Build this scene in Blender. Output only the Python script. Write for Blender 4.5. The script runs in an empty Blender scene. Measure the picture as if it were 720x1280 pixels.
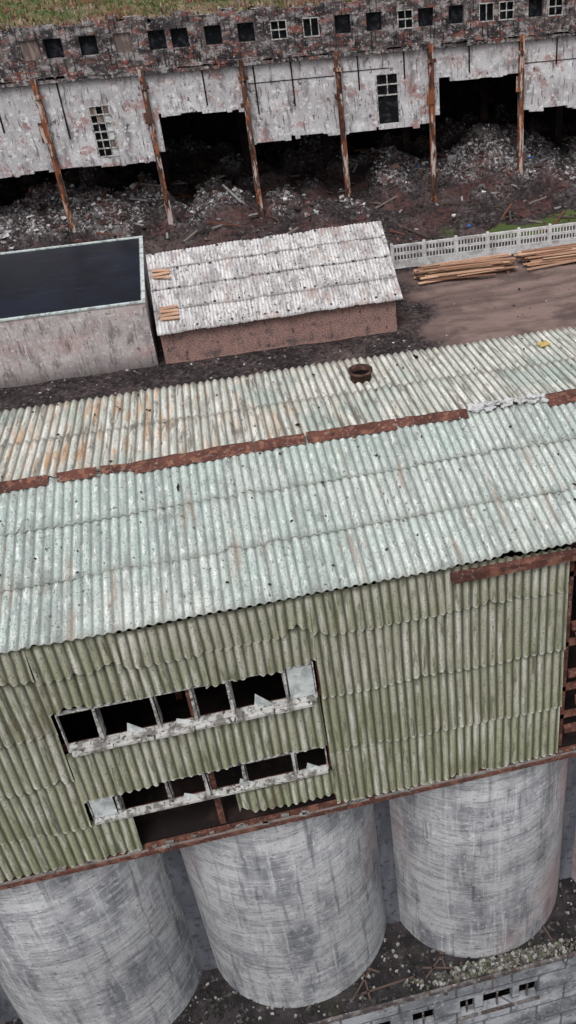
import bpy, math, random
from mathutils import Vector, Matrix, noise
R=random.Random(7)
scene=bpy.context.scene
def S(r,g,b):
    f=lambda c:(c/255/12.92 if c/255<=.04045 else ((c/255+.055)/1.055)**2.4)
    return (f(r),f(g),f(b),1)
# ---------------------------------------------------------------- materials
def mat(name,base,layers=(),rough=.92,bumps=(),spec=.15,metal=0):
    m=bpy.data.materials.new(name);m.use_nodes=True
    nt=m.node_tree;N=nt.nodes;Lk=nt.links;N.clear()
    out=N.new('ShaderNodeOutputMaterial');bs=N.new('ShaderNodeBsdfPrincipled')
    Lk.new(bs.outputs[0],out.inputs[0])
    bs.inputs['Roughness'].default_value=rough;bs.inputs['Specular IOR Level'].default_value=spec
    bs.inputs['Metallic'].default_value=metal
    tc=N.new('ShaderNodeTexCoord')
    def math_(op,a,b_=None):
        q=N.new('ShaderNodeMath');q.operation=op
        for i,v in enumerate((a,b_)):
            if v is None: continue
            if isinstance(v,(int,float)): q.inputs[i].default_value=v
            else: Lk.new(v,q.inputs[i])
        return q.outputs[0]
    def texval(l):
        k=l['k']
        if k=='attr':
            a=N.new('ShaderNodeAttribute');a.attribute_name='Col'
            s=N.new('ShaderNodeSeparateColor');Lk.new(a.outputs['Color'],s.inputs[0]);return s.outputs[l['ch']]
        if k=='pos':
            s=N.new('ShaderNodeSeparateXYZ');Lk.new(tc.outputs['Object'],s.inputs[0]);return s.outputs[l['ch']]
        if k in('band','bandrnd'):
            s=N.new('ShaderNodeSeparateXYZ');Lk.new(tc.outputs['Object'],s.inputs[0])
            t=N.new('ShaderNodeTexNoise');t.inputs['Scale'].default_value=1.5;Lk.new(tc.outputs['Object'],t.inputs[0])
            v=math_('ADD',math_('MULTIPLY',s.outputs[2],l['f']),math_('MULTIPLY',t.outputs[0],.25))
            if k=='band': return math_('FRACT',v)
            wn=N.new('ShaderNodeTexWhiteNoise');wn.noise_dimensions='1D';Lk.new(math_('FLOOR',v),wn.inputs['W']);return wn.outputs['Value']
        mp=N.new('ShaderNodeMapping');Lk.new(tc.outputs['Object'],mp.inputs[0])
        sc=l.get('s',1);sc=(sc,)*3 if not isinstance(sc,tuple) else sc
        mp.inputs['Scale'].default_value=sc;mp.inputs['Location'].default_value=l.get('off',(0,0,0))
        if k=='noise':
            t=N.new('ShaderNodeTexNoise');t.inputs['Scale'].default_value=1;t.inputs['Detail'].default_value=l.get('d',4)
            t.inputs['Roughness'].default_value=l.get('r',.6);t.inputs['Distortion'].default_value=l.get('dist',0)
            Lk.new(mp.outputs[0],t.inputs[0]);return t.outputs[0]
        if k=='brick':
            sp=N.new('ShaderNodeSeparateXYZ');cb=N.new('ShaderNodeCombineXYZ');Lk.new(mp.outputs[0],sp.inputs[0])
            ad=N.new('ShaderNodeMath');ad.operation='ADD';Lk.new(sp.outputs[0],ad.inputs[0]);Lk.new(sp.outputs[1],ad.inputs[1])
            Lk.new(ad.outputs[0],cb.inputs[0]);Lk.new(sp.outputs[2],cb.inputs[1])
            t=N.new('ShaderNodeTexBrick');t.inputs['Scale'].default_value=1
            t.inputs['Brick Width'].default_value=l.get('bw',.26);t.inputs['Row Height'].default_value=l.get('bh',.08)
            t.inputs['Mortar Size'].default_value=l.get('ms',.008);t.inputs['Mortar Smooth'].default_value=.3
            Lk.new(cb.outputs[0],t.inputs[0]);return t.outputs['Fac']
    def mr(v,lo,hi,a=0,b=1):
        n=N.new('ShaderNodeMapRange');Lk.new(v,n.inputs[0])
        for i,x in zip((1,2,3,4),(lo,hi,a,b)):n.inputs[i].default_value=x
        return n.outputs[0]
    def mask(l):
        v=mr(texval(l),l['lo'],l['hi'],0,l.get('a',1))
        for e in l.get('mul',()):
            w=mr(texval(e),e['lo'],e['hi'],0,1)
            v=math_('MULTIPLY',v,w)
        return v
    rgb=N.new('ShaderNodeRGB');rgb.outputs[0].default_value=base;cur=rgb.outputs[0]
    layers=list(layers)
    if layers and layers[0].get('k')=='vcol':
        a=N.new('ShaderNodeAttribute');a.attribute_name='Col';cur=a.outputs['Color'];layers=layers[1:]
    for l in layers:
        mx=N.new('ShaderNodeMix');mx.data_type='RGBA';mx.blend_type=l.get('bl','MIX')
        Lk.new(mask(l),mx.inputs[0]);Lk.new(cur,mx.inputs[6]);mx.inputs[7].default_value=l['c'];cur=mx.outputs[2]
    Lk.new(cur,bs.inputs['Base Color'])
    nrm=None
    for l in bumps:
        b=N.new('ShaderNodeBump');b.inputs['Strength'].default_value=l.get('st',.5);b.inputs['Distance'].default_value=l.get('ds',.02)
        Lk.new(mr(texval(l),l.get('lo',0),l.get('hi',1)),b.inputs['Height'])
        if nrm:Lk.new(nrm,b.inputs['Normal'])
        nrm=b.outputs[0]
    if nrm:Lk.new(nrm,bs.inputs['Normal'])
    return m
def n_(s,lo,hi,c,a=1,d=4,r=.6,**k):
    return dict(k='noise',s=s,lo=lo,hi=hi,c=c,a=a,d=d,r=r,**k)
def at(ch,lo,hi,c=None,a=1,**k): return dict(k='attr',ch=ch,lo=lo,hi=hi,c=c,a=a,**k)
def pos(ch,lo,hi,c=None,a=1,**k): return dict(k='pos',ch=ch,lo=lo,hi=hi,c=c,a=a,**k)

m_roofF=mat('sheet_mint',S(192,199,193),[
 at(0,0,1,S(210,212,206),.8),
 n_((.6,.6,.6),.42,.62,S(178,193,186),.8),
 n_((1.8,.4,1),.48,.62,S(162,168,164),.65,r=.7),
 n_((7,1.0,3),.48,.62,S(148,153,150),.65,r=.7),
 n_((16,4,6),.53,.64,S(232,233,230),.75,r=.7),
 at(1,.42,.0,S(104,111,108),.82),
 at(2,.12,0,S(122,122,114),.5),at(2,.86,.95,S(122,124,118),.35),  # last layer: dirt plus painted contact shade below each overlap
 n_((5,.5,2),.58,.68,S(150,128,112),.55,r=.65),
 n_((2.5,1.5,2),.58,.66,S(114,118,114),.5,r=.75,off=(3,3,0)),
 n_((45,30,38),.56,.66,S(98,102,98),.8,d=2),
 n_((11,9,9),.65,.69,S(64,58,50),.8,d=3)],bumps=[dict(k='noise',s=40,st=.5,ds=.01)])
m_roofB=mat('sheet_stained',S(200,200,190),[
 at(0,0,1,S(186,192,183),.8),
 n_((9,.8,2),.46,.6,S(238,235,227),.8,r=.7),
 n_((9,.7,2),.5,.6,S(202,156,112),.8,mul=[n_((.35,.35,.35),.40,.56,None,off=(3,0,0)),pos(0,5,-2)]),
 n_((.8,.5,1),.54,.64,S(170,186,178),.75,off=(0,4,0)),
 n_((12,.8,2),.52,.64,S(110,102,95),.75,r=.7,off=(5,5,0)),
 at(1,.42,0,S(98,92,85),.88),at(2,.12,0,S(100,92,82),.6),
 n_((6,1.5,2),.56,.65,S(106,98,92),.65,r=.7),
 n_((45,30,38),.57,.66,S(88,82,76),.7,d=2)],bumps=[dict(k='noise',s=40,st=.5,ds=.01)])
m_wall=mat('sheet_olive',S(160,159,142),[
 at(0,0,1,S(190,187,176),.9),
 pos(2,10.8,7.4,S(152,156,126),.7),
 n_((.6,.6,.6),.44,.6,S(144,147,122),.6),
 at(2,.75,0,S(134,136,106),.45),
 n_((8,8,.9),.5,.64,S(206,204,195),.75,r=.7),
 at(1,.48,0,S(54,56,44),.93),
 at(2,.86,.95,S(84,84,66),.7),  # dirt, with contact shade painted in under the overlapping sheet
 n_((9,9,1.2),.53,.65,S(92,93,74),.75,r=.7),
 n_((34,34,34),.58,.67,S(70,70,58),.7,d=2),
 n_((1.2,1.2,.8),.58,.68,S(98,86,68),.55,off=(4,4,0),r=.7),
 n_((10,10,.6),.6,.68,S(60,50,40),.6,r=.7,off=(1,0,4)),
 at(2,.035,0,S(214,212,202),.7,mul=[at(1,.3,.7)])],bumps=[dict(k='noise',s=40,st=.5,ds=.01)])
m_rust=mat('rusty_steel',S(98,64,55),[n_(2,.4,.6,S(76,50,46)),n_(7,.52,.62,S(134,94,78),.7),n_(18,.58,.66,S(164,150,142),.5),n_(9,.6,.68,S(40,30,30),.8)],bumps=[dict(k='noise',s=30,st=.4)])
m_rustO=mat('rusty_column',S(122,74,54),[n_((.3,.3,.3),.46,.54,S(78,64,60),.8,off=(3,0,0)),n_((2,2,.8),.44,.58,S(60,44,40)),n_((5,5,.9),.54,.61,S(186,174,168),.9),n_((5,5,2),.56,.64,S(164,98,60),.8,off=(4,1,2))])
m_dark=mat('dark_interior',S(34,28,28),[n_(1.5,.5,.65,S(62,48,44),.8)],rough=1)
conc=[
 pos(2,4.8,6.9,S(166,167,168),.7),
 dict(k='bandrnd',f=2.3,lo=0,hi=1,c=S(178,179,181),a=.75),
 n_((.45,.45,.3),.42,.58,S(174,175,178),.75),
 n_((1.1,1.1,.5),.48,.62,S(96,98,104),.85,off=(1,1,1)),
 n_((.8,.8,5.5),.5,.6,S(116,118,123),.6,r=.7),
 n_((1.2,1.2,16),.52,.64,S(178,179,181),.5,r=.75,off=(0,0,3)),
 n_((8,8,.5),.54,.66,S(194,195,197),.45,r=.7),
 n_((6,6,.5),.56,.69,S(78,80,86),.65,off=(2,5,1)),
 dict(k='band',f=2.3,lo=.88,hi=1,c=S(84,85,90),a=.55,mul=[n_((1.5,1.5,1),.42,.58,None,r=.7)]),
 n_((3,3,24),.58,.64,S(64,64,69),.7,r=.75,off=(8,0,0)),
 n_((7,7,7),.57,.64,S(206,206,207),.4,r=.75),
 n_((.9,.9,.35),.46,.62,S(156,112,112),.6,off=(7,2,4),mul=[pos(0,4.5,5.3)]),
 n_((.35,.35,.2),.6,.7,S(150,124,122),.45,off=(7,2,4)),
 n_((16,16,16),.59,.67,S(62,61,64),.65,r=.7)]
cb_=[dict(k='noise',s=(1.5,1.5,16),st=.5,ds=.02),dict(k='noise',s=14,st=.5,ds=.02)]
m_conc=mat('silo_concrete',S(144,145,149),conc,bumps=cb_)
m_infill=mat('infill_concrete',S(84,86,94),[n_((2,2,.5),.45,.6,S(106,108,116)),n_(8,.55,.64,S(60,60,64),.8)],bumps=cb_)
m_joint=mat('deck_grime',S(38,35,37),[n_(1.6,.45,.6,S(58,54,56)),n_(5,.57,.65,S(100,96,94),.6,r=.75),n_(.9,.56,.66,S(54,53,44),.6,off=(3,3,3))],bumps=[dict(k='noise',s=8,st=.8,ds=.05)])
m_fwhite=mat('facade_whitewash',S(204,203,205),[
 dict(k='brick',lo=0,hi=1,c=S(160,157,158),a=.5),
 n_((.5,.5,.7),.42,.58,S(178,175,178),.9),
 n_((1.4,1.4,.6),.52,.65,S(120,115,117),.8),
 n_((.9,.9,.8),.55,.61,S(156,110,103),.7,r=.78,off=(5,0,2)),
 n_((3,3,3),.55,.61,S(228,227,229),.8,r=.75),
 n_((7,7,1.0),.56,.65,S(66,60,62),.8,r=.75),
 n_((2.4,2.4,1.6),.6,.65,S(68,54,54),.85,r=.8,off=(1,1,1)),
 pos(2,7.6,9.2,S(130,122,122),.45)],bumps=[dict(k='brick',st=.4,ds=.02,lo=1,hi=0),dict(k='noise',s=8,st=.5,ds=.05)])
m_fdark=mat('facade_weathered',S(88,80,80),[
 dict(k='brick',lo=0,hi=1,c=S(118,110,108),a=.4),
 n_((.8,.8,1.3),.44,.58,S(50,46,49)),
 n_((1.6,1.6,2.4),.5,.58,S(158,153,152),.85,r=.78,off=(4,4,4)),
 n_((1.0,1.0,2.6),.54,.6,S(136,82,72),.8,r=.78),
 n_((.7,.7,1.6),.5,.6,S(60,55,57),.8,r=.7,off=(9,2,2)),
 n_((5,5,5),.57,.63,S(200,196,194),.75,r=.75),
 n_((7,7,1),.53,.65,S(26,23,26),.85)],bumps=[dict(k='brick',st=.5,ds=.03,lo=1,hi=0),dict(k='noise',s=7,st=.6,ds=.06)])
m_brick=mat('red_brick',S(138,98,90),[
 dict(k='brick',lo=0,hi=1,c=S(158,144,138),a=.8,bw=.25,bh=.1,ms=.014),
 n_((2,2,2),.45,.62,S(116,94,91),.8),n_((9,9,16),.5,.6,S(176,150,142),.7,r=.75),n_((1,1,1.5),.54,.64,S(90,80,80),.85,r=.7),n_((4,4,2),.58,.66,S(52,44,44),.8,r=.7)],bumps=[dict(k='brick',bw=.25,bh=.1,ms=.014,st=.6,lo=1,hi=0)])
m_plaster=mat('dirty_plaster',S(190,183,182),[
 n_((.5,.5,.8),.42,.6,S(166,157,157)),n_((2,2,.9),.5,.64,S(122,113,113),.8,r=.7),n_((.5,.5,.9),.52,.64,S(176,146,142),.6,off=(9,1,1),r=.7),
 n_((5,5,5),.55,.62,S(216,212,211),.7,r=.75),n_((9,9,1),.56,.66,S(86,78,78),.75),n_((3,3,3),.59,.65,S(84,72,70),.75,r=.75,off=(2,2,2)),pos(2,.9,0,S(78,70,70),.75)],bumps=[dict(k='noise',s=9,st=.6,ds=.03)])
m_bit=mat('wet_bitumen',S(11,16,27),[n_((.4,.4,1),.45,.62,S(18,25,40)),n_((.5,3,1),.58,.66,S(34,42,56),.6)],rough=.3,spec=.2,bumps=[dict(k='noise',s=.8,st=.1,ds=.05)])  # navy base colour carries the sky reflection of the wet roof
m_rim=mat('parapet_cap',S(190,200,198),[n_(3,.5,.6,S(134,138,136),.8),n_(9,.6,.66,S(60,56,54),.7)])
m_shed=mat('sheet_grey',S(190,187,187),[
 at(0,0,1,S(208,206,206)),at(0,.3,.0,S(158,154,155),.6),
 n_((7,.9,1),.5,.6,S(224,221,220),.75,r=.7),n_((7,1.4,2),.51,.61,S(126,119,119),.8,r=.7),
 n_((1.1,.5,1),.5,.6,S(148,144,144),.65,r=.7,off=(6,0,0)),
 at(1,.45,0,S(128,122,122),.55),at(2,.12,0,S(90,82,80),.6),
 n_((1,.6,1),.57,.64,S(160,140,133),.6),n_((9,6,6),.6,.65,S(70,60,58),.9,d=3)])
m_wood=mat('plank_wood',S(160,118,94),[at(0,0,1,S(112,84,70)),at(1,0,1,S(206,172,146),.9),n_((1,9,9),.52,.65,S(88,64,54),.6)])
m_fence=mat('fence_concrete',S(204,204,205),[n_(2,.45,.62,S(170,168,168)),n_(12,.58,.66,S(104,100,100),.7)])
m_glass=mat('dirty_glass',S(190,196,196),[n_(4,.45,.6,S(150,156,156)),n_(9,.55,.62,S(220,222,220),.6)],rough=.4)
m_dglass=mat('dark_glass',S(22,24,28),[n_(3,.5,.65,S(60,62,66),.6)],rough=.25)
m_frame=mat('weathered_frame',S(184,183,180),[n_(6,.48,.58,S(114,110,106),.9),n_(14,.55,.61,S(56,50,46),.9,r=.7)])
m_board=mat('boarded',S(100,88,84),[n_((4,4,1),.5,.6,S(136,122,116))])
m_chunk=mat('rubble_chunks',S(120,115,114),[dict(k='vcol'),n_(9,.5,.65,S(60,52,50),.5)])
m_ground=mat('yard_ground',S(48,41,42),[
 n_((.5,.5,.5),.45,.62,S(72,63,62)),n_((2.5,2.5,2.5),.5,.62,S(30,25,27),.9,r=.7),n_((6,6,6),.56,.63,S(118,112,111),.7,r=.78),
 at(0,0,1,S(128,108,102),.96),
 n_((.35,1.2,1),.46,.62,S(96,79,75),.8,r=.6,mul=[at(0,.2,.8)]),
 n_((.22,.3,1),.5,.6,S(76,63,61),.75,off=(1,6,0),mul=[at(0,.2,.8)]),
 n_((7,7,7),.6,.7,S(164,148,141),.35,r=.7,mul=[at(0,.2,.8)]),
 at(1,.0,1,S(100,94,95),.9),
 n_((1.1,1.1,1.1),.44,.53,S(44,36,37),.92,r=.78,mul=[at(1,.1,.5)]),
 n_((5,5,5),.53,.6,S(186,183,184),.8,r=.78,mul=[at(1,.2,.8)]),
 n_((4,4,4),.5,.6,S(24,19,21),.88,r=.75,off=(3,3,3),mul=[at(0,.6,.1)]),
 n_((.35,.35,.35),.5,.62,S(86,54,51),.65,off=(2,7,0),mul=[pos(1,50.5,52),n_((3,3,3),.42,.55,None,r=.75)]),
 at(2,.25,.8,S(74,88,44),.85)],spec=.2,
 bumps=[dict(k='noise',s=1.5,st=.5,ds=.2),dict(k='noise',s=7,st=.35,ds=.06)])
m_roofgrass=mat('overgrown_roof',S(104,92,72),[n_((.3,.5,.5),.46,.58,S(88,102,66)),pos(1,62.5,59,S(130,110,92),.8),n_((1.5,1.5,1.5),.5,.62,S(160,142,112),.7,r=.75),n_((3,3,3),.54,.62,S(48,50,36),.85,r=.75),n_((.4,.4,.4),.57,.64,S(112,66,58),.75,off=(5,5,0))],bumps=[dict(k='noise',s=3,st=1,ds=.3)])
m_block=mat('concrete_blocks',S(116,119,124),[n_((.9,.9,1.4),.44,.58,S(160,163,168),.9,d=2),dict(k='brick',bw=1.3,bh=.7,ms=.035,lo=0,hi=1,c=S(66,66,70),a=.75),n_((3,3,2),.5,.64,S(80,80,84),.75,r=.7),n_((9,9,9),.57,.64,S(196,196,199),.45,r=.75)],bumps=[dict(k='noise',s=8,st=.5,ds=.03)])
m_edge=mat('deck_edge_steel',S(74,68,67),[n_(3,.45,.6,S(112,109,108)),n_(8,.55,.64,S(92,66,58),.6),n_(12,.58,.64,S(160,157,154),.6)])

# ---------------------------------------------------------------- mesh builder
class B:
    def __init__(s): s.v=[];s.f=[];s.m=[];s.c=[]
    def add(s,vs,fs,mi=0,col=(.5,.5,.5,1)):
        o=len(s.v);s.v+=[tuple(p) for p in vs];s.f+=[tuple(i+o for i in f) for f in fs];s.m+=[mi]*len(fs)
        if col and isinstance(col[0],(tuple,list)): s.c+=[tuple(c) for c in col]
        else: s.c+=[tuple(col)]*len(vs)
    def box(s,x0,x1,y0,y1,z0,z1,mi=0,col=(.5,.5,.5,1),mtx=None,jit=0):
        vs=[Vector((x,y,z)) for z in (z0,z1) for y in (y0,y1) for x in (x0,x1)]
        if jit: vs=[v+Vector((R.uniform(-jit,jit),R.uniform(-jit,jit),R.uniform(-jit,jit))) for v in vs]
        if mtx: vs=[mtx@v for v in vs]
        s.add(vs,[(0,2,3,1),(4,5,7,6),(0,1,5,4),(2,6,7,3),(0,4,6,2),(1,3,7,5)],mi,col)
    def obj(s,name,mats,parent=None,smooth=False):
        me=bpy.data.meshes.new(name);me.from_pydata(s.v,[],s.f)
        for m in mats: me.materials.append(m)
        me.polygons.foreach_set('material_index',s.m)
        if smooth: me.polygons.foreach_set('use_smooth',[True]*len(s.f))
        ca=me.color_attributes.new('Col','FLOAT_COLOR','POINT')
        ca.data.foreach_set('color',[x for c in s.c for x in c])
        me.update();o=bpy.data.objects.new(name,me);scene.collection.objects.link(o)
        if parent:o.parent=parent
        return o
def empty(name):
    o=bpy.data.objects.new(name,None);scene.collection.objects.link(o);return o
def sheet(b,P,nrm,s0,s1,t0,t1,pitch,amp,tilt=.03,mi=0,chip=.0,wob=.012,rowtint=0):
    """corrugated sheet: P(s,t)->Vector; waves along s; t0 = lower edge"""
    nu=max(4,int(round((s1-s0)/pitch*8)));ks=(0,.04,.3,.6,1)
    rnd=min(1,max(0,R.random()*.7+rowtint));vs=[];cs=[];off=R.uniform(0,.008)
    sh=R.uniform(-wob,wob)*2;skew=R.uniform(-wob,wob)*1.5;tilt=tilt*R.uniform(.7,1.4);lean=R.uniform(-wob,wob)
    chips=[(R.uniform(s0,s1),R.uniform(.05,.16),R.uniform(.02,.10)) for _ in range(R.randint(1,3))] if R.random()<chip else []
    for k in ks:
        for i in range(nu+1):
            u=i/nu;s_=s0+(s1-s0)*u;t=t0+(t1-t0)*k+sh+skew*u
            if k<.1:
                if k==0:t+=R.uniform(-.004,.004)
                for c,w,h in chips:
                    if abs(s_-c)<w: t+=h*(1-abs(s_-c)/w)**.5
            w=math.cos(2*math.pi*s_/pitch)
            h=amp*w+tilt*(1-k)+off+.004*noise.noise(Vector((s_*1.5,t*1.5,rnd*9)))*2
            vs.append(P(s_+lean*(1-k),t)+nrm*h);cs.append((rnd,.5+.5*w,k,1))
    nv=len(ks)-1
    fs=[(j*(nu+1)+i,j*(nu+1)+i+1,(j+1)*(nu+1)+i+1,(j+1)*(nu+1)+i) for j in range(nv) for i in range(nu)]
    b.add(vs,fs,mi,cs)
def sheets(b,P,nrm,s0,s1,rows,w,pitch,amp,mi=0,**k):
    for r in range(len(rows)-1):
        t1,t0=rows[r],rows[r+1];s=s0;rt=R.uniform(-.1,.35)
        while s<s1-.02:
            e=min(s+w,s1)
            sheet(b,P,nrm,s,e+(.04 if e<s1 else 0),t0,t1+(.1 if r else 0),pitch,amp,mi=mi,rowtint=rt,**k)
            s+=w

# ---------------------------------------------------------------- grain elevator (gallery on silos)
EL=empty('grain_elevator')
YW=10.5;ZE=11.9;YR=13.83;ZR=12.38;YB=17.15;PI=.138
sl=math.hypot(YR-10.42,ZR-ZE);vf=Vector((0,(YR-10.42)/sl,(ZR-ZE)/sl));nf=Vector((0,-vf.z,vf.y))
Pf=lambda s,t:Vector((s,10.42,ZE))+vf*t
b=B();sheets(b,Pf,nf,-9.5,8.9,[sl,2.28,1.14,0],PI*8,PI,.021,chip=.3,tilt=.02)
b.obj('roof_front',[m_roofF],EL,True)
slb=math.hypot(YB-YR,ZR-ZE);vb=Vector((0,-(YB-YR)/slb,(ZR-ZE)/slb));nb=Vector((0,vb.z,abs(vb.y)))
Pb=lambda s,t:Vector((s,YB,ZE))+vb*t
b=B();sheets(b,Pb,nb,-9.5,8.9,[slb,1.7,0],PI*8,PI,.023,chip=.25,tilt=.02)
b.obj('roof_back',[m_roofB],EL,True)
b=B()
for x0,x1,w in [(-9.4,-6.3,.13),(-6.2,-3.05,.14),(-2.92,-2.3,.12),(-2.25,-1.72,.09),(-1.72,.2,.16),(.22,1.05,.14),(1.08,2.6,.15),(2.62,3.85,.13),(5.28,7.2,.2),(7.25,8.9,.17)]:
    dz=R.uniform(.035,.06);t=R.uniform(-.08,.08);n=12
    vs=[]
    for i in range(n+1):
        x=x0+(x1-x0)*i/n;j=R.uniform(-.02,.02);jj=R.uniform(-.02,.02)
        yc=YR-.03+t*(i/n-.5)
        for yy,zz in ((yc-w-.04+j,-.03-.14*w+.0),(yc,.05),(yc+w*.7+jj,-.01)):
            vs.append((x,yy,ZR+dz+zz*.8))
    b.add(vs,[(i*3+k,i*3+3+k,i*3+4+k,i*3+1+k) for i in range(n) for k in (0,1)])
b.box(2.65,8.9,10.36,10.48,11.64,11.78)
b.obj('ridge_cap',[m_rust],EL)
b=B()
for i in range(60):
    x=R.uniform(3.85,5.3);y=YR+R.uniform(-.12,.1);s=R.uniform(.02,.06)
    b.box(-s,s,-s,s,-.01,.012,mtx=Matrix.Translation((x,y,ZR+.045))@Matrix.Rotation(R.uniform(0,6),4,'Z')@Matrix.Rotation(R.uniform(-.5,.5),4,'X'))
b.obj('broken_ridge_pieces',[m_chunk],EL)
b=B()
for (xx,yy,zz,L_,W_) in ((3.9,YR-.04,ZR+.035,1.35,.07),(3.55,16.78,11.985,.16,.22),(-1.1,13.1,12.31,.05,.3),(.95,14.3,12.36,.1,.12)):
    n=14;vs=[]
    for i in range(n): a=2*math.pi*i/n;q=R.uniform(.6,1.1);vs.append((xx+L_/2+L_/2*math.cos(a)*q,yy+W_/2*math.sin(a)*q,zz))
    b.add(vs,[tuple(range(n))])
b.obj('painted_roof_gap',[m_dark],EL)  # flat dark patches on the sheets, painting the shade inside holes
Pw=lambda s,t:Vector((s,YW,t));nw=Vector((0,-1,0))
b=B();k=dict(chip=.4,wob=.022,tilt=.055)
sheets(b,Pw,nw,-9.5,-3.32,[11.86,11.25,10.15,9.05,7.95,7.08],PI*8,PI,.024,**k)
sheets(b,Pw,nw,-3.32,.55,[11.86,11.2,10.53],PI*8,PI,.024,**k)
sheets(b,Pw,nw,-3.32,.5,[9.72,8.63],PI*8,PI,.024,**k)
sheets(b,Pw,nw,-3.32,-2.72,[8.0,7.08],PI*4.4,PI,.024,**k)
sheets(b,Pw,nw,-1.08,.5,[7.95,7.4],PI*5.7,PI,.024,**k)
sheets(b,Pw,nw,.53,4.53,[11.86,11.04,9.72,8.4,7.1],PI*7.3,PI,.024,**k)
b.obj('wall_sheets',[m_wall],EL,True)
b=B()
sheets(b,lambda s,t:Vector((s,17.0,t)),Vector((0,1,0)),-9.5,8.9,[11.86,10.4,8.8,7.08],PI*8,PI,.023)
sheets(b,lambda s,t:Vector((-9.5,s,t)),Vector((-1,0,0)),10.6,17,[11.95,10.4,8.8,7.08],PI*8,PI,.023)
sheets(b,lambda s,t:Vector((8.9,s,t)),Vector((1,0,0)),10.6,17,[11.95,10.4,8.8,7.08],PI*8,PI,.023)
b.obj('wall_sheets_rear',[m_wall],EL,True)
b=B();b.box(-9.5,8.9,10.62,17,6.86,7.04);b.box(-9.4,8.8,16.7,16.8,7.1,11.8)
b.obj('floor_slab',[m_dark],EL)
b=B()
b.box(-9.55,8.95,10.38,10.58,6.98,7.06)
for x in (-7.5,-4.45,-1.4,.57,4.62,6.7,8.7): b.box(x-.05,x+.05,10.62,10.74,7.05,11.75)
for z in (11.15,9.62,8.55,7.85): b.box(-9.4,8.8,10.62,10.70,z-.05,z+.05)
for z in (11.3,10.1,9.0,7.6): b.box(4.66,8.8,10.5,10.58,z-.07,z+.07)
for x in (-8,-5,-2,1,4,7):
    b.box(x-.06,x+.06,10.8,16.6,11.55,11.7);b.box(x-.06,x+.06,13.7,13.85,7.05,11.6)
for i in range(14):
    x=R.uniform(4.6,5.6);z=R.uniform(7.3,11.5);b.box(x,x+R.uniform(.1,.4),10.44,10.46,z,z+R.uniform(.05,.3),jit=.03)
b.obj('steel_frame',[m_rust],EL)
b=B()
x=-9.5
while x<8.9:
    L=R.uniform(.5,1.6);b.box(x,x+L,10.405,10.43,7.062,7.09+R.uniform(-.01,.01),col=(.2,.18,.17,1));x+=L+R.choice([0.003,.003,.1])
for i in range(120):
    x=R.uniform(-9.4,8.8);s=R.uniform(.01,.035);g=R.uniform(.06,.3)
    b.box(-s*2,s*2,-s*.7,s*.7,-.02,.02,col=(g,g*.95,g*.9,1),mtx=Matrix.Translation((x,10.42+R.uniform(-.02,.06),7.09))@Matrix.Rotation(R.uniform(-.4,.4),4,'Z'))
b.obj('ledge_crust',[m_chunk],EL)
b=B()
def strip(x0,x1,z0,z1,mull,pane):
    b.box(x0,x1,10.42,10.56,z0-.05,z0,0);b.box(x0,x1,10.49,10.56,z1,z1+.02,0)
    b.box(x0-.02,x0,10.49,10.56,z0-.05,z1+.02,0);b.box(x1,x1+.02,10.49,10.56,z0-.05,z1+.02,0)
    for m in mull:
        b.box(m-.022,m+.022,10.46,10.56,z0,z1,0,jit=.015);b.box(m+.03,m+.045,10.56,10.68,z0,z1,0,jit=.01)
    b.box(pane[0],pane[1],10.50,10.51,z0+.02,z1-.02,1)
strip(-3.25,.46,9.8,10.48,[-2.75,-1.92,-1.36,-.82,.02],(.07,.45))
strip(-3.28,.46,8.05,8.58,[-2.86,-2.08,-1.48,-.88,-.06],(-3.27,-2.92))
for i in range(6): 
    x=-3.2+i*.6;b.box(x,x+.58,10.36,10.42,9.72+R.uniform(-.015,.015),9.76,0,jit=.008)
for i in range(60):
    x=R.uniform(-3.2,.4);z0=R.choice([9.8,8.05]);s=R.uniform(.01,.04);b.box(x,x+s*2,10.44,10.5,z0,z0+s,0,jit=.01)
for (x,z,h) in ((-2.4,9.8,.25),(-1.7,9.8,.12),(-.5,9.8,.3),(-1.0,8.05,.2),(-1.9,8.05,.15),(.1,8.05,.22)): # leftover glass shards
    b.add([(x,10.5,z),(x+.3,10.5,z),(x+.05,10.5,z+h)],[(0,1,2)],1)
b.obj('window_frames',[m_frame,m_glass],EL)
b=B();n=32;vs=[]
for r,z in ((.2,11.9),(.2,12.24),(.235,12.245),(.235,12.28),(.195,12.28),(.19,12.15)):
    for i in range(n): a=2*math.pi*i/n;vs.append((2.42+r*math.cos(a),16.05+r*math.sin(a),z))
b.add(vs,[(j*n+i,j*n+(i+1)%n,(j+1)*n+(i+1)%n,(j+1)*n+i) for j in range(5) for i in range(n)])
b.add([(2.42+.193*math.cos(2*math.pi*i/n),16.05+.193*math.sin(2*math.pi*i/n),12.165) for i in range(n)],[tuple(range(n))],1)
b.obj('vent_pipe',[mat('vent_rust',S(64,48,44),[n_(9,.5,.62,S(104,76,66),.8)]),mat('vent_inside',S(10,8,8))],EL,True)
b=B();b.box(-.12,.12,-.09,.09,0,.015,col=(.5,.36,.14,1),mtx=Matrix.Translation((6.15,16.3,12.1))@Matrix.Rotation(.3,4,'Z'))
for i in range(170):
    x=R.uniform(-6,8);y=R.uniform(10.7,17);z=ZR-.1407*abs(y-YR);s=R.uniform(.008,.026);g=R.choice([.03,.05,.4,.15]);b.box(-s,s,-s*.6,s*.6,0,.02,col=(g,g*.9,g*.8,1),mtx=Matrix.Translation((x,y,z+.035))@Matrix.Rotation(R.uniform(0,3),4,'Z'))
b.obj('roof_scrap',[m_chunk],EL)

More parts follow.
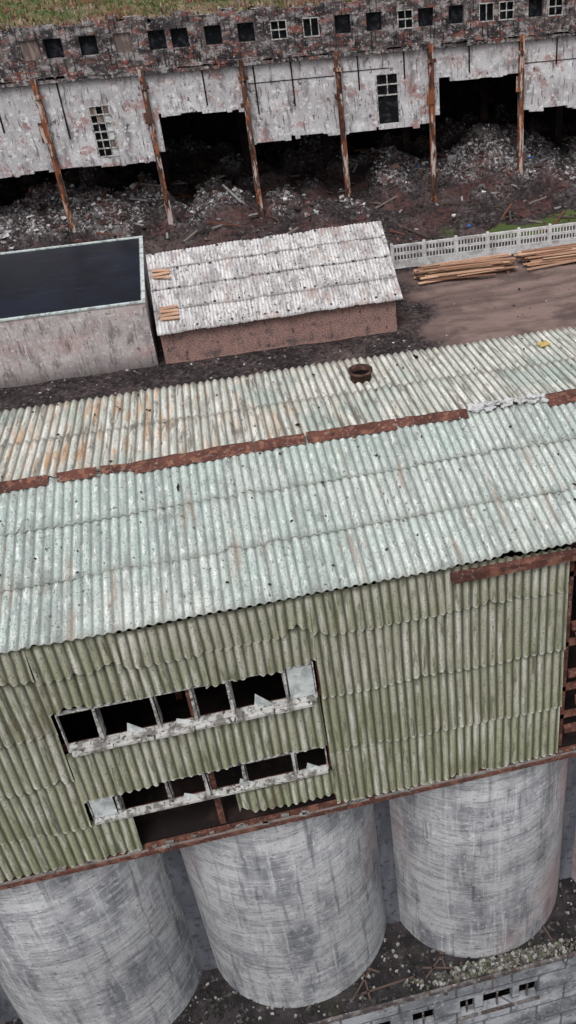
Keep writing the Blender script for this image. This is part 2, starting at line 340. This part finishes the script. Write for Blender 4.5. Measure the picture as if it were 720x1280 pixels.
# ---------------------------------------------------------------- silos
for k_,cx in enumerate((-9.0,-4.8,-.6,3.6,7.8)):
    b=B();n=160;r=2.05;cy=12.87
    vs=[(cx+r*math.cos(2*math.pi*i/n),cy+r*math.sin(2*math.pi*i/n),z) for z in (0,3.4,6.9) for i in range(n)]
    fs=[(j*n+i,j*n+(i+1)%n,(j+1)*n+(i+1)%n,(j+1)*n+i) for j in range(2) for i in range(n)]
    fs.append(tuple(2*n+i for i in range(n)))
    b.add(vs,fs)
    b.obj('grain_silo',[m_conc],None,True)
b=B()
for x in (-6.9,-2.7,1.5,5.7): b.box(x-.25,x+.25,12.2,12.6,0,6.85)
b.box(-11,10,13.2,13.5,0,6.85)
b.obj('infill_wall',[m_infill],EL)
LB=empty('silo_podium_building')
b=B()
ops=[(-6,-5.2),(-4.2,-3.4),(-2.3,-1.5),(.2,1.0),(1.5,2.0),(2.6,2.95),(3.15,3.85),(4.0,4.45),(5.6,6.4),(7.2,8)]
YP=10.48
xs=-11.5
for o0,o1 in ops+[(10.5,10.5)]:
    b.box(xs,o0,YP,YP+.2,-3.6,-.1)
    if o1>o0: b.box(o0,o1,YP,YP+.2,-3.6,-1.6);b.box(o0,o1,YP,YP+.2,-.9,-.1)
    xs=o1
b.box(-11.5,-11.2,YP+.21,16,-3.6,-.1);b.box(10.2,10.5,YP+.21,16,-3.6,-.1)
b.obj('podium_walls',[m_block],LB)
b=B();b.box(-11.6,10.6,YP-.03,16,-.1,0,0);b.box(-11,10,YP+1.2,YP+1.3,-3.5,-.12,1);b.obj('podium_deck',[m_joint,m_dark],LB)
b=B()
b.box(-11.6,10.6,YP-.1,YP-.04,-.11,.02)
for x in (-9,-6,-3,0.9,2.25,5,8): b.box(x-.04,x+.04,YP-.18,YP-.105,-.1,.02)
for o0,o1 in ops:
    b.box((o0+o1)/2-.02,(o0+o1)/2+.02,YP+.05,YP+.1,-1.6,-.9);b.box(o0-.05,o1+.05,YP-.06,YP-.003,-1.68,-1.61)
b.obj('deck_edge_beam',[m_edge],LB)
b=B()
for i in range(3000):
    x=R.uniform(-11,10);y=R.uniform(YP,12.7);s=R.uniform(.012,.04)
    g=R.choice([.02,.03,.03,.04,.05,.08,.12,.28]);b.box(-s,s,-s*.7,s*.7,-.02,s,col=(g,g*.95,g*.9,1),jit=s*.3,mtx=Matrix.Translation((x,y,.01))@Matrix.Rotation(R.uniform(0,6),4,'Z')@Matrix.Rotation(R.uniform(-.5,.5),4,'X'))
for i in range(1300):
    x=R.gauss(3.7,.8);y=R.uniform(YP-.02,10.75);s=R.uniform(.012,.04);g=R.choice([(.1,.11,.07),(.3,.3,.28),(.05,.05,.045),(.17,.16,.14),(.1,.09,.085)])
    b.box(-s,s,-s*.7,s*.7,-.02,s,col=(*g,1),jit=s*.3,mtx=Matrix.Translation((x,y,.02+R.uniform(0,.06)))@Matrix.Rotation(R.uniform(0,6),4,'Z'))
for i in range(14):
    x=R.uniform(-3,5);L=R.uniform(.2,.6);b.box(-L,L,-.02,.02,0,.03,col=(.1,.07,.06,1),mtx=Matrix.Translation((x,R.uniform(10.55,11.3),.04))@Matrix.Rotation(R.uniform(0,3),4,'Z'))
b.obj('deck_rubble',[m_chunk],LB)

# ---------------------------------------------------------------- ground
def sm(a,b_,x):
    t=max(0,min(1,(x-a)/(b_-a)));return t*t*(3-2*t)
def fr(x,y,s,o=0): return noise.fractal(Vector((x*s,y*s,o)),1.0,2.0,4)
def mound(x,y):
    m=sm(52.5,58,y)*(1-sm(74,78,y))
    h=m*(.15+max(0,fr(x,y,.28,3)+.1)*1.8+.4*abs(fr(x,y,1.1,5)))
    h+=m*(1.9*math.exp(-((x+6)**2/14+(y-61.5)**2/6))+1.5*math.exp(-((x+13)**2/10+(y-60)**2/6))+2.1*math.exp(-((x-20)**2/20+(y-63)**2/9))+1.2*math.exp(-((x-13)**2/5+(y-62)**2/5))+1.2*math.exp(-((x-1.5)**2/4+(y-60)**2/5))+.9*math.exp(-((x-7)**2/3+(y-56.5)**2/2))+.7*math.exp(-((x+3)**2/3+(y-56)**2/2)))
    return h
def gz(x,y):
    if y<13: return -3.5
    z=-.05-3.45*(1-sm(13,15,y))
    z+=.08*fr(x,y,.5,1)*sm(18,20,y)*(1-sm(90,100,y))
    return z+(mound(x,y) if 51<y<78 and -30<x<45 else 0)
def grey(x,y): return sm(.6,1.6,mound(x,y)+.9*fr(x,y,.5,2))
def axis(a,b_,st,far):
    l=[];x=a
    while x<=b_: l.append(x);x+=st
    pre=[];post=[]
    x=a;q=st
    while x>-far: q*=1.5;x-=q;pre.append(x)
    x=l[-1];q=st
    while x<far: q*=1.5;x+=q;post.append(x)
    return pre[::-1]+l+post
def track(x,y):
    tr=0
    for c0,k0 in ((43.0,.020),(44.7,.020),(45.9,-.012),(47.0,-.012)):
        tr=max(tr,1-abs(y-(c0+k0*(x-16)**2+.35*math.sin(x*.4)))/.32)
    return max(0,tr)*sm(9.5,11,x)
xs=axis(-16,30,.25,1500);ys=axis(12,80,.25,1500)
b=B();vs=[];cs=[]
for y in ys:
    for x in xs:
        z=gz(x,y)
        tr=track(x,y) if 38<y<52 else 0
        vs.append((x,y,z-.07*tr))
        rd=sm(9,11.5,x+fr(x,y,.4)*1.5)*sm(19,24,y)*(1-sm(48,49.5,y))
        rd*=1-.6*tr
        rb=grey(x,y) if 50<y<80 else 0
        mo=sm(.1,.35,fr(x,y,.35,8))*(1-sm(54,56,y))*sm(50,52,y)*sm(12,16,x)
        rd=max(rd,.2*sm(.1,.5,fr(x,y,.3,6)))
        if y<13: rd=rb=mo=0
        cs.append((rd,rb,mo,1))
nx=len(xs)
b.add(vs,[(j*nx+i,j*nx+i+1,(j+1)*nx+i+1,(j+1)*nx+i) for j in range(len(ys)-1) for i in range(nx-1)],0,cs)
b.obj('ground',[m_ground],None,True)
b=B()
def chunk(x,y,z,s,col):
    b.box(-s,s,-s*R.uniform(.4,1),s*R.uniform(.4,1),-s*.4,s*R.uniform(.3,.7),col=col,jit=s*.35,mtx=Matrix.Translation((x,y,z))@Matrix.Rotation(R.uniform(0,6),4,'Z')@Matrix.Rotation(R.uniform(-.8,.8),4,'X'))
dk=[(.035,.028,.028),(.05,.042,.042),(.09,.05,.043),(.12,.11,.11)]
gy=[(.14,.13,.13),(.24,.23,.24),(.38,.37,.38),(.58,.57,.58),(.18,.1,.085)]
for i in range(9500):
    x=R.uniform(-16,28);y=R.uniform(51.0,73);g=grey(x,y)
    if R.random()>.2+.75*g: continue
    c=R.choice(gy if R.random()<.1+.55*g else dk)
    if R.random()<.006:c=(.05,.12,.4)
    chunk(x,y,gz(x,y)+.02,R.uniform(.03,.12)*(2 if R.random()<.07 else 1),(*c,1))
for i in range(160):
    x=R.uniform(-15,26);y=R.uniform(52,68);L=R.uniform(.3,1.1);c=R.choice([(.2,.17,.15),(.08,.06,.05),(.3,.29,.29),(.14,.06,.04)])
    b.box(-L,L,-.06,.06,-.03,.04,col=(*c,1),mtx=Matrix.Translation((x,y,gz(x,y)+.08))@Matrix.Rotation(R.uniform(0,3.1),4,'Z')@Matrix.Rotation(R.uniform(-.3,.3),4,'Y'))
for i in range(3200):
    x=R.uniform(-16,24);y=R.uniform(18,49.5)
    if R.random()<.8 and x>9: continue
    chunk(x,y,gz(x,y),R.uniform(.015,.055),(*R.choice(dk+gy),1))
b.obj('rubble_debris',[m_chunk])

# ---------------------------------------------------------------- ruined factory
FA=empty('ruined_factory')
YF=58.6
cols=[-23.6,-18.1,-12.75,-7.3,-1.75,3.66,9.0,14.45,19.95,25.4,30.9]
def wall_op(b,x0,x1,z0,z1,ops,y0,y1,mi=0):
    xs=sorted({x0,x1,*[o[0] for o in ops],*[o[1] for o in ops]});zs=sorted({z0,z1,*[o[2] for o in ops],*[o[3] for o in ops]})
    for i in range(len(xs)-1):
        for j in range(len(zs)-1):
            cx=(xs[i]+xs[i+1])/2;cz=(zs[j]+zs[j+1])/2
            if any(o[0]<cx<o[1] and o[2]<cz<o[3] for o in ops): continue
            b.box(xs[i],xs[i+1],y0,y1,zs[j],zs[j+1],mi)
def ragged(b,x0,x1,zt,zb,y0,y1,seed=0,mi=0):
    x=x0;z=zb
    while x<x1-.001:
        w=min(R.choice([.13,.26,.26,.39,.8,1.4]),x1-x)
        if x1-x-w<.05:w=x1-x
        z=zb+R.choice([0,0,0,0,.08,-.08,.16,.24])+.12*noise.noise(Vector((x*.8,seed,0)))
        b.box(x,x+w,y0,y1,z,zt,mi);x+=w
b=B()
bays=[(-23.6,-18.1,4.6,None),(-18.1,-12.75,6.4,None),(-12.75,-7.3,4.35,None),(-7.3,-1.75,4.35,(-4.9,-3.8,4.9,7.6)),(-1.75,3.66,6.65,None),(3.66,9,4.75,None),
 (9,14.45,4.8,(11.2,12.5,5.1,7.85)),(14.45,19.95,7.1,None),(19.95,25.4,4.9,None),(25.4,30.9,6.8,None)]
for x0,x1,zb,w in bays:
    if w:
        ragged(b,x0,w[0],9,zb,YF,YF+.35,seed=x0);ragged(b,w[1],x1,9,zb,YF,YF+.35,seed=x0+1)
        b.box(w[0],w[1],YF,YF+.35,w[3],9);b.box(w[0],w[1],YF,YF+.35,zb,w[2])
    elif zb>6:
        ragged(b,x0,x1,9,zb,YF,YF+.35,seed=x0)
        b.box(x0,x0+.5,YF+.002,YF+.348,zb-1.8,zb+.3)
    else: ragged(b,x0,x1,9,zb,YF,YF+.35,seed=x0)
b.obj('bay_wall',[m_fwhite],FA)
b=B();ops=[];x=-23
while x<30:
    ops.append((x,x+.9,10.12,11.1));x+=1.78 if R.random()<.85 else 1.2
wall_op(b,-24,31,9.22,11.5,ops,YF,YF+.4)
x=-24
while x<31:
    w=R.choice([.13,.26,.4,.8,1.2]);w=min(w,31-x)
    b.box(x,x+w,YF,YF+.4,11.5,11.68+.2*noise.noise(Vector((x*.7,0,0)))+R.choice([0,0,.08,.16,-.1]));x+=w+1e-4
b.obj('upper_wall',[m_fdark],FA)
b=B();b.box(-24,31,YF-.22,YF+.3,9.0,9.22)
x=-24
while x<31:
    w=R.uniform(.4,3);b.box(x,min(31,x+w),YF-.12-R.choice([0,.03,-.05]),YF-.003,9.24,9.36);x+=w+R.choice([.002,.3])
for i in range(90):
    x=R.uniform(-24,30);b.box(x,x+R.uniform(.2,1),YF-.24,YF-.13,9.2,9.2+R.uniform(.03,.12))
b.obj('string_course',[m_fdark],FA)
b=B()
for i,o in enumerate(ops):
    q=R.random();xc=(o[0]+o[1])/2
    if o[0]<4 and q<.6: b.box(o[0],o[1],YF+.12,YF+.16,o[2],o[3],2)
    else: b.box(o[0],o[1],YF+.3,YF+.33,o[2],o[3],1)
    if o[0]>4 and q<.5 or q>.9:
        for a,c in ((o[0],o[0]+.05),(o[1]-.05,o[1]),(xc-.02,xc+.02)): b.box(a,c,YF-.02,YF+.08,o[2],o[3],0)
        for z in (o[2],o[3]-.05)+(((o[2]+o[3])/2-.02,) if q<.3 else ()): b.box(o[0]-.02,o[1]+.02,YF-.025,YF+.07,z,z+.05,0)
def win(x0,x1,z0,z1,nx_,nz,dark):
    b.box(x0,x1,YF+.2,YF+.22,z0,z1,dark)
    for i in range(nx_+1):
        x=x0+(x1-x0)*i/nx_;w=.05 if i in(0,nx_) else .025;b.box(x-w,x+w,YF-.02,YF+.1,z0,z1,0)
    for j in range(nz+1):
        z=z0+(z1-z0)*j/nz;b.box(x0,x1,YF-.03,YF+.09,z-.025,z+.025,0)
    for i in range(nx_):
        for j in range(nz):
            if R.random()<.35: b.box(x0+(x1-x0)*i/nx_+.02,x0+(x1-x0)*(i+1)/nx_-.02,YF+.03,YF+.04,z0+(z1-z0)*j/nz+.02,z0+(z1-z0)*(j+1)/nz-.02,R.choice([2,3]))
win(-4.9,-3.8,4.9,7.6,3,6,1);win(11.2,12.5,6.7,7.85,2,2,1)
b.box(11.15,11.25,YF-.02,YF+.1,5.1,6.7,0);b.box(12.45,12.55,YF-.02,YF+.1,5.1,6.7,0);b.box(11.2,12.5,YF+.1,YF+.15,5.1,6.66,1)
b.obj('factory_windows',[m_frame,m_dglass,m_board,m_glass],FA)
b=B()
for x in cols:
    t=R.uniform(-.12,.12)
    for a,c,d,e in ((-.15,.15,-.30,-.26),(-.15,.15,-.06,-.02),(-.02,.02,-.26,-.06)):
        z0,z1=-.3,9.3
        b.add([(x+q+(t if z==z0 else 0),YF+yy,z) for z in (z0,z1) for yy in (d,e) for q in (a,c)],[(0,2,3,1),(4,5,7,6),(0,1,5,4),(2,6,7,3),(0,4,6,2),(1,3,7,5)])
    b.box(x-.28,x+.28,YF-.4,YF-.33,8.3,8.5);b.box(x-.35,x+.1,YF-.36,YF-.31,R.uniform(6,7),7.1)
b.obj('steel_columns',[m_rustO],FA)
b=B()
for x in (4.3,6.4,10.2,22.2,-9.5,-11,1.5,16.8,12.9,-6.2): b.box(x-.04,x+.04,YF-.05,YF-.004,7.2-R.random()*1.2 if abs(x)<12 else 7.5,8.95)
for x0,x1,z in ((3.9,8.8,8.0),(9.3,12,8.15),(20.2,25,7.7)): b.box(x0,x1,YF-.03,YF-.003,z,z+.04)
b.obj('panel_joints',[m_dark],FA)  # thin dark strips drawn as the joints between wall panels
b=B()
vs=[];nx2=140;ny2=50
for j in range(ny2+1):
    for i in range(nx2+1):
        x=-24+55*i/nx2;y=YF+.38+(26)*j/ny2;vs.append((x,y,11.55+.3*fr(x,y,.5)+.2*fr(x,y,2)))
b.add(vs,[(j*(nx2+1)+i,j*(nx2+1)+i+1,(j+1)*(nx2+1)+i+1,(j+1)*(nx2+1)+i) for j in range(ny2) for i in range(nx2)])
b.obj('overgrown_roof',[m_roofgrass],FA,True)
b=B()
for i in range(5000):
    x=R.uniform(-16,12);y=YF+R.uniform(.1,9)
    g=fr(x,y,.4,7)+(y-YF-3)*.12
    s=R.uniform(.03,.1);h=R.uniform(.08,.3);c=R.choice([(.07,.1,.03),(.1,.12,.04),(.22,.17,.09)]) if g>-.05 else R.choice([(.24,.18,.1),(.1,.07,.05),(.16,.06,.05),(.35,.3,.25)])
    z=11.55+.3*fr(x,y,.5)+.2*fr(x,y,2) if y>YF+.4 else 11.65
    b.add([(x-s,y,z-.02),(x+s,y+R.uniform(-s,s),z-.02),(x+R.uniform(-.1,.1),y+R.uniform(-.1,.1),z+h)],[(0,1,2)],0,(*c,1))
b.obj('roof_tufts',[m_chunk],FA)
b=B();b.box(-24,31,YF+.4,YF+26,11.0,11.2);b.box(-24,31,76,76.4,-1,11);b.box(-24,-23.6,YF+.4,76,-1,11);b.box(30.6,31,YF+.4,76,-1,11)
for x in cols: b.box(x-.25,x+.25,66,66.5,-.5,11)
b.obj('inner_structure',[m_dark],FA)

# ---------------------------------------------------------------- brick shed
SH=empty('brick_shed')
q0,q1,q2,q3=Vector((-2.8,41.7,1.55)),Vector((8.62,41.75,1.66)),Vector((8.88,47.5,3.45)),Vector((-2.84,46.8,3.45))
def Ps(s,t): 
    a=q0.lerp(q1,s);c=q3.lerp(q2,s);return a.lerp(c,t)
ns=(q1-q0).cross(q3-q0).normalized()
b=B();W=11.42
sheets(b,lambda s,t:Ps(s/W,t/5.5),ns,0,W,[5.5,4.3,2.9,1.45,0],1.12,.16,.018,chip=.2,wob=.02,tilt=.035)
b.obj('shed_roof',[m_shed],SH,True)
b=B()
fl,frr,br,bl=(-2.7,42.0),(8.3,42.0),(8.6,47.1),(-2.7,46.5)
b.add([(*fl,-.2),(*frr,-.2),(*br,-.2),(*bl,-.2),(*fl,1.55),(*frr,1.66),(*br,3.22),(*bl,3.25)],[(0,1,5,4),(1,2,6,5),(2,3,7,6),(3,0,4,7),(4,5,6,7)])
b.obj('shed_walls',[m_brick],SH)
b=B()
for (s,t,an,n_p) in ((.05,.72,.5,3),(.06,.22,.1,4)):
    p=Ps(s,t)+ns*.06
    for i in range(n_p):
        b.box(-.42,.42,-.08,.08,0,.04,col=(.1,.6,.5,1),mtx=Matrix.Translation(p+Vector((0,(i-1.5)*.24,.07*(i-1.5)+.05)))@Matrix.Rotation(an*(.6 if i%2 else -.5)+R.uniform(-.1,.1),4,'Z')@Matrix.Rotation(.3,4,'X'))
b.obj('loose_boards',[m_wood],SH)
b=B()
for r in range(5):
    for i in range(22):
        if R.random()<.6:
            p=Ps((i+.5+R.uniform(-.15,.15))/22,min(.98,.06+r*.235))+ns*.05;s=R.uniform(.03,.065)
            b.box(-s,s,-s,s,0,.02,col=(.03,.025,.025,1),mtx=Matrix.Translation(p))
b.obj('fixing_caps',[m_chunk],SH)

# ---------------------------------------------------------------- flat roofed annex
FB=empty('flat_roof_building')
b=B();b.box(-22,-3.05,42,50.2,-.3,3.1);b.obj('annex_walls',[m_plaster],FB)
b=B();b.box(-21.9,-3.2,42.12,50.05,3.1,3.12);b.obj('wet_roof',[m_bit],FB)
b=B();b.box(-22.05,-3.0,41.95,42.1,3.1,3.17);b.box(-22.05,-3.0,50.07,50.2,3.1,3.17);b.box(-3.15,-3.0,42.1,50.07,3.1,3.17);b.box(-22.05,-21.92,42.1,50.07,3.1,3.17)
b.obj('parapet',[m_rim],FB)

# ---------------------------------------------------------------- fence
b=B();x=9.7;yf=49.3
while x<34:
    b.box(x-.07,x+.07,yf-.08,yf+.08,-.1,1.42)
    a,c=x+.07,x+1.73
    for z in (.0,.42,.84): 
        b.box(a,c,yf-.03,yf+.03,z,z+.06);b.box(a,c,yf-.03,yf+.03,z+.34,z+.4)
        n=9
        for i in range(n+1):
            u=a+(c-a-.06)*i/n;b.box(u,u+.06,yf-.025,yf+.025,z+.06,z+.34)
        if z<.1: b.box(a,c,yf-.015,yf+.015,z+.06,z+.34)
    b.box(a,c,yf-.04,yf+.04,1.25,1.33)
    x+=1.8
b.obj('concrete_fence',[m_fence])
def lumber(x0,x1,yc,n,h):
    b=B()
    for i in range(n):
        L=R.uniform(.35,1)*(x1-x0);x=R.uniform(x0,x1-L)+L/2;lay=R.random()
        c=(R.random(),R.random()**1.5,.5,1)
        b.box(-L/2,L/2,-.08,.08,-.018,.018,col=c,mtx=Matrix.Translation((x,yc+R.uniform(-1,1)*(1-lay*.5),.05+lay*h))@Matrix.Rotation(R.gauss(0,.06),4,'Z')@Matrix.Rotation(R.uniform(-.3,.3),4,'X'))
    for x in (x0+.6,(x0+x1)/2,x1-.6): b.box(x-.07,x+.07,yc-.8,yc+.8,-.1,.06,col=(1,0,0,1))
    b.obj('lumber_pile',[m_wood])
lumber(10.5,16.1,47.6,80,.5);lumber(16.4,23,47.9,70,.45)

# ---------------------------------------------------------------- light
w=bpy.data.worlds.new('World');scene.world=w;w.use_nodes=True
nt=w.node_tree;bg=nt.nodes['Background'];sk=nt.nodes.new('ShaderNodeTexSky');sk.sky_type='NISHITA';sk.sun_disc=False
sk.sun_elevation=math.radians(58);sk.sun_rotation=math.radians(200);sk.dust_density=4;sk.air_density=1.4
hs=nt.nodes.new('ShaderNodeHueSaturation');hs.inputs['Saturation'].default_value=.3
nt.links.new(sk.outputs[0],hs.inputs['Color']);nt.links.new(hs.outputs[0],bg.inputs[0]);bg.inputs[1].default_value=.15
l=bpy.data.lights.new('sun','SUN');l.energy=1.45;l.angle=math.radians(24);l.color=(1,.985,.97)
lo=bpy.data.objects.new('sun',l);scene.collection.objects.link(lo)
el=math.radians(58);az=math.radians(200)
d=Vector((math.sin(az)*math.cos(el),math.cos(az)*math.cos(el),math.sin(el)))
lo.rotation_euler=d.to_track_quat('Z','Y').to_euler()
# ---------------------------------------------------------------- camera
cam=bpy.data.cameras.new('camera');co=bpy.data.objects.new('camera',cam);scene.collection.objects.link(co);scene.camera=co
cam.sensor_fit='VERTICAL';cam.sensor_height=36;cam.lens=33.98;cam.shift_x=-.140625;cam.clip_end=4000
co.matrix_world=Matrix(((.96831,.17376,-.17945,0),(-.24770,.57515,-.77968,0),(-.03227,.79940,.59995,21),(0,0,0,1)))
scene.view_settings.view_transform='Standard';scene.view_settings.look='None'
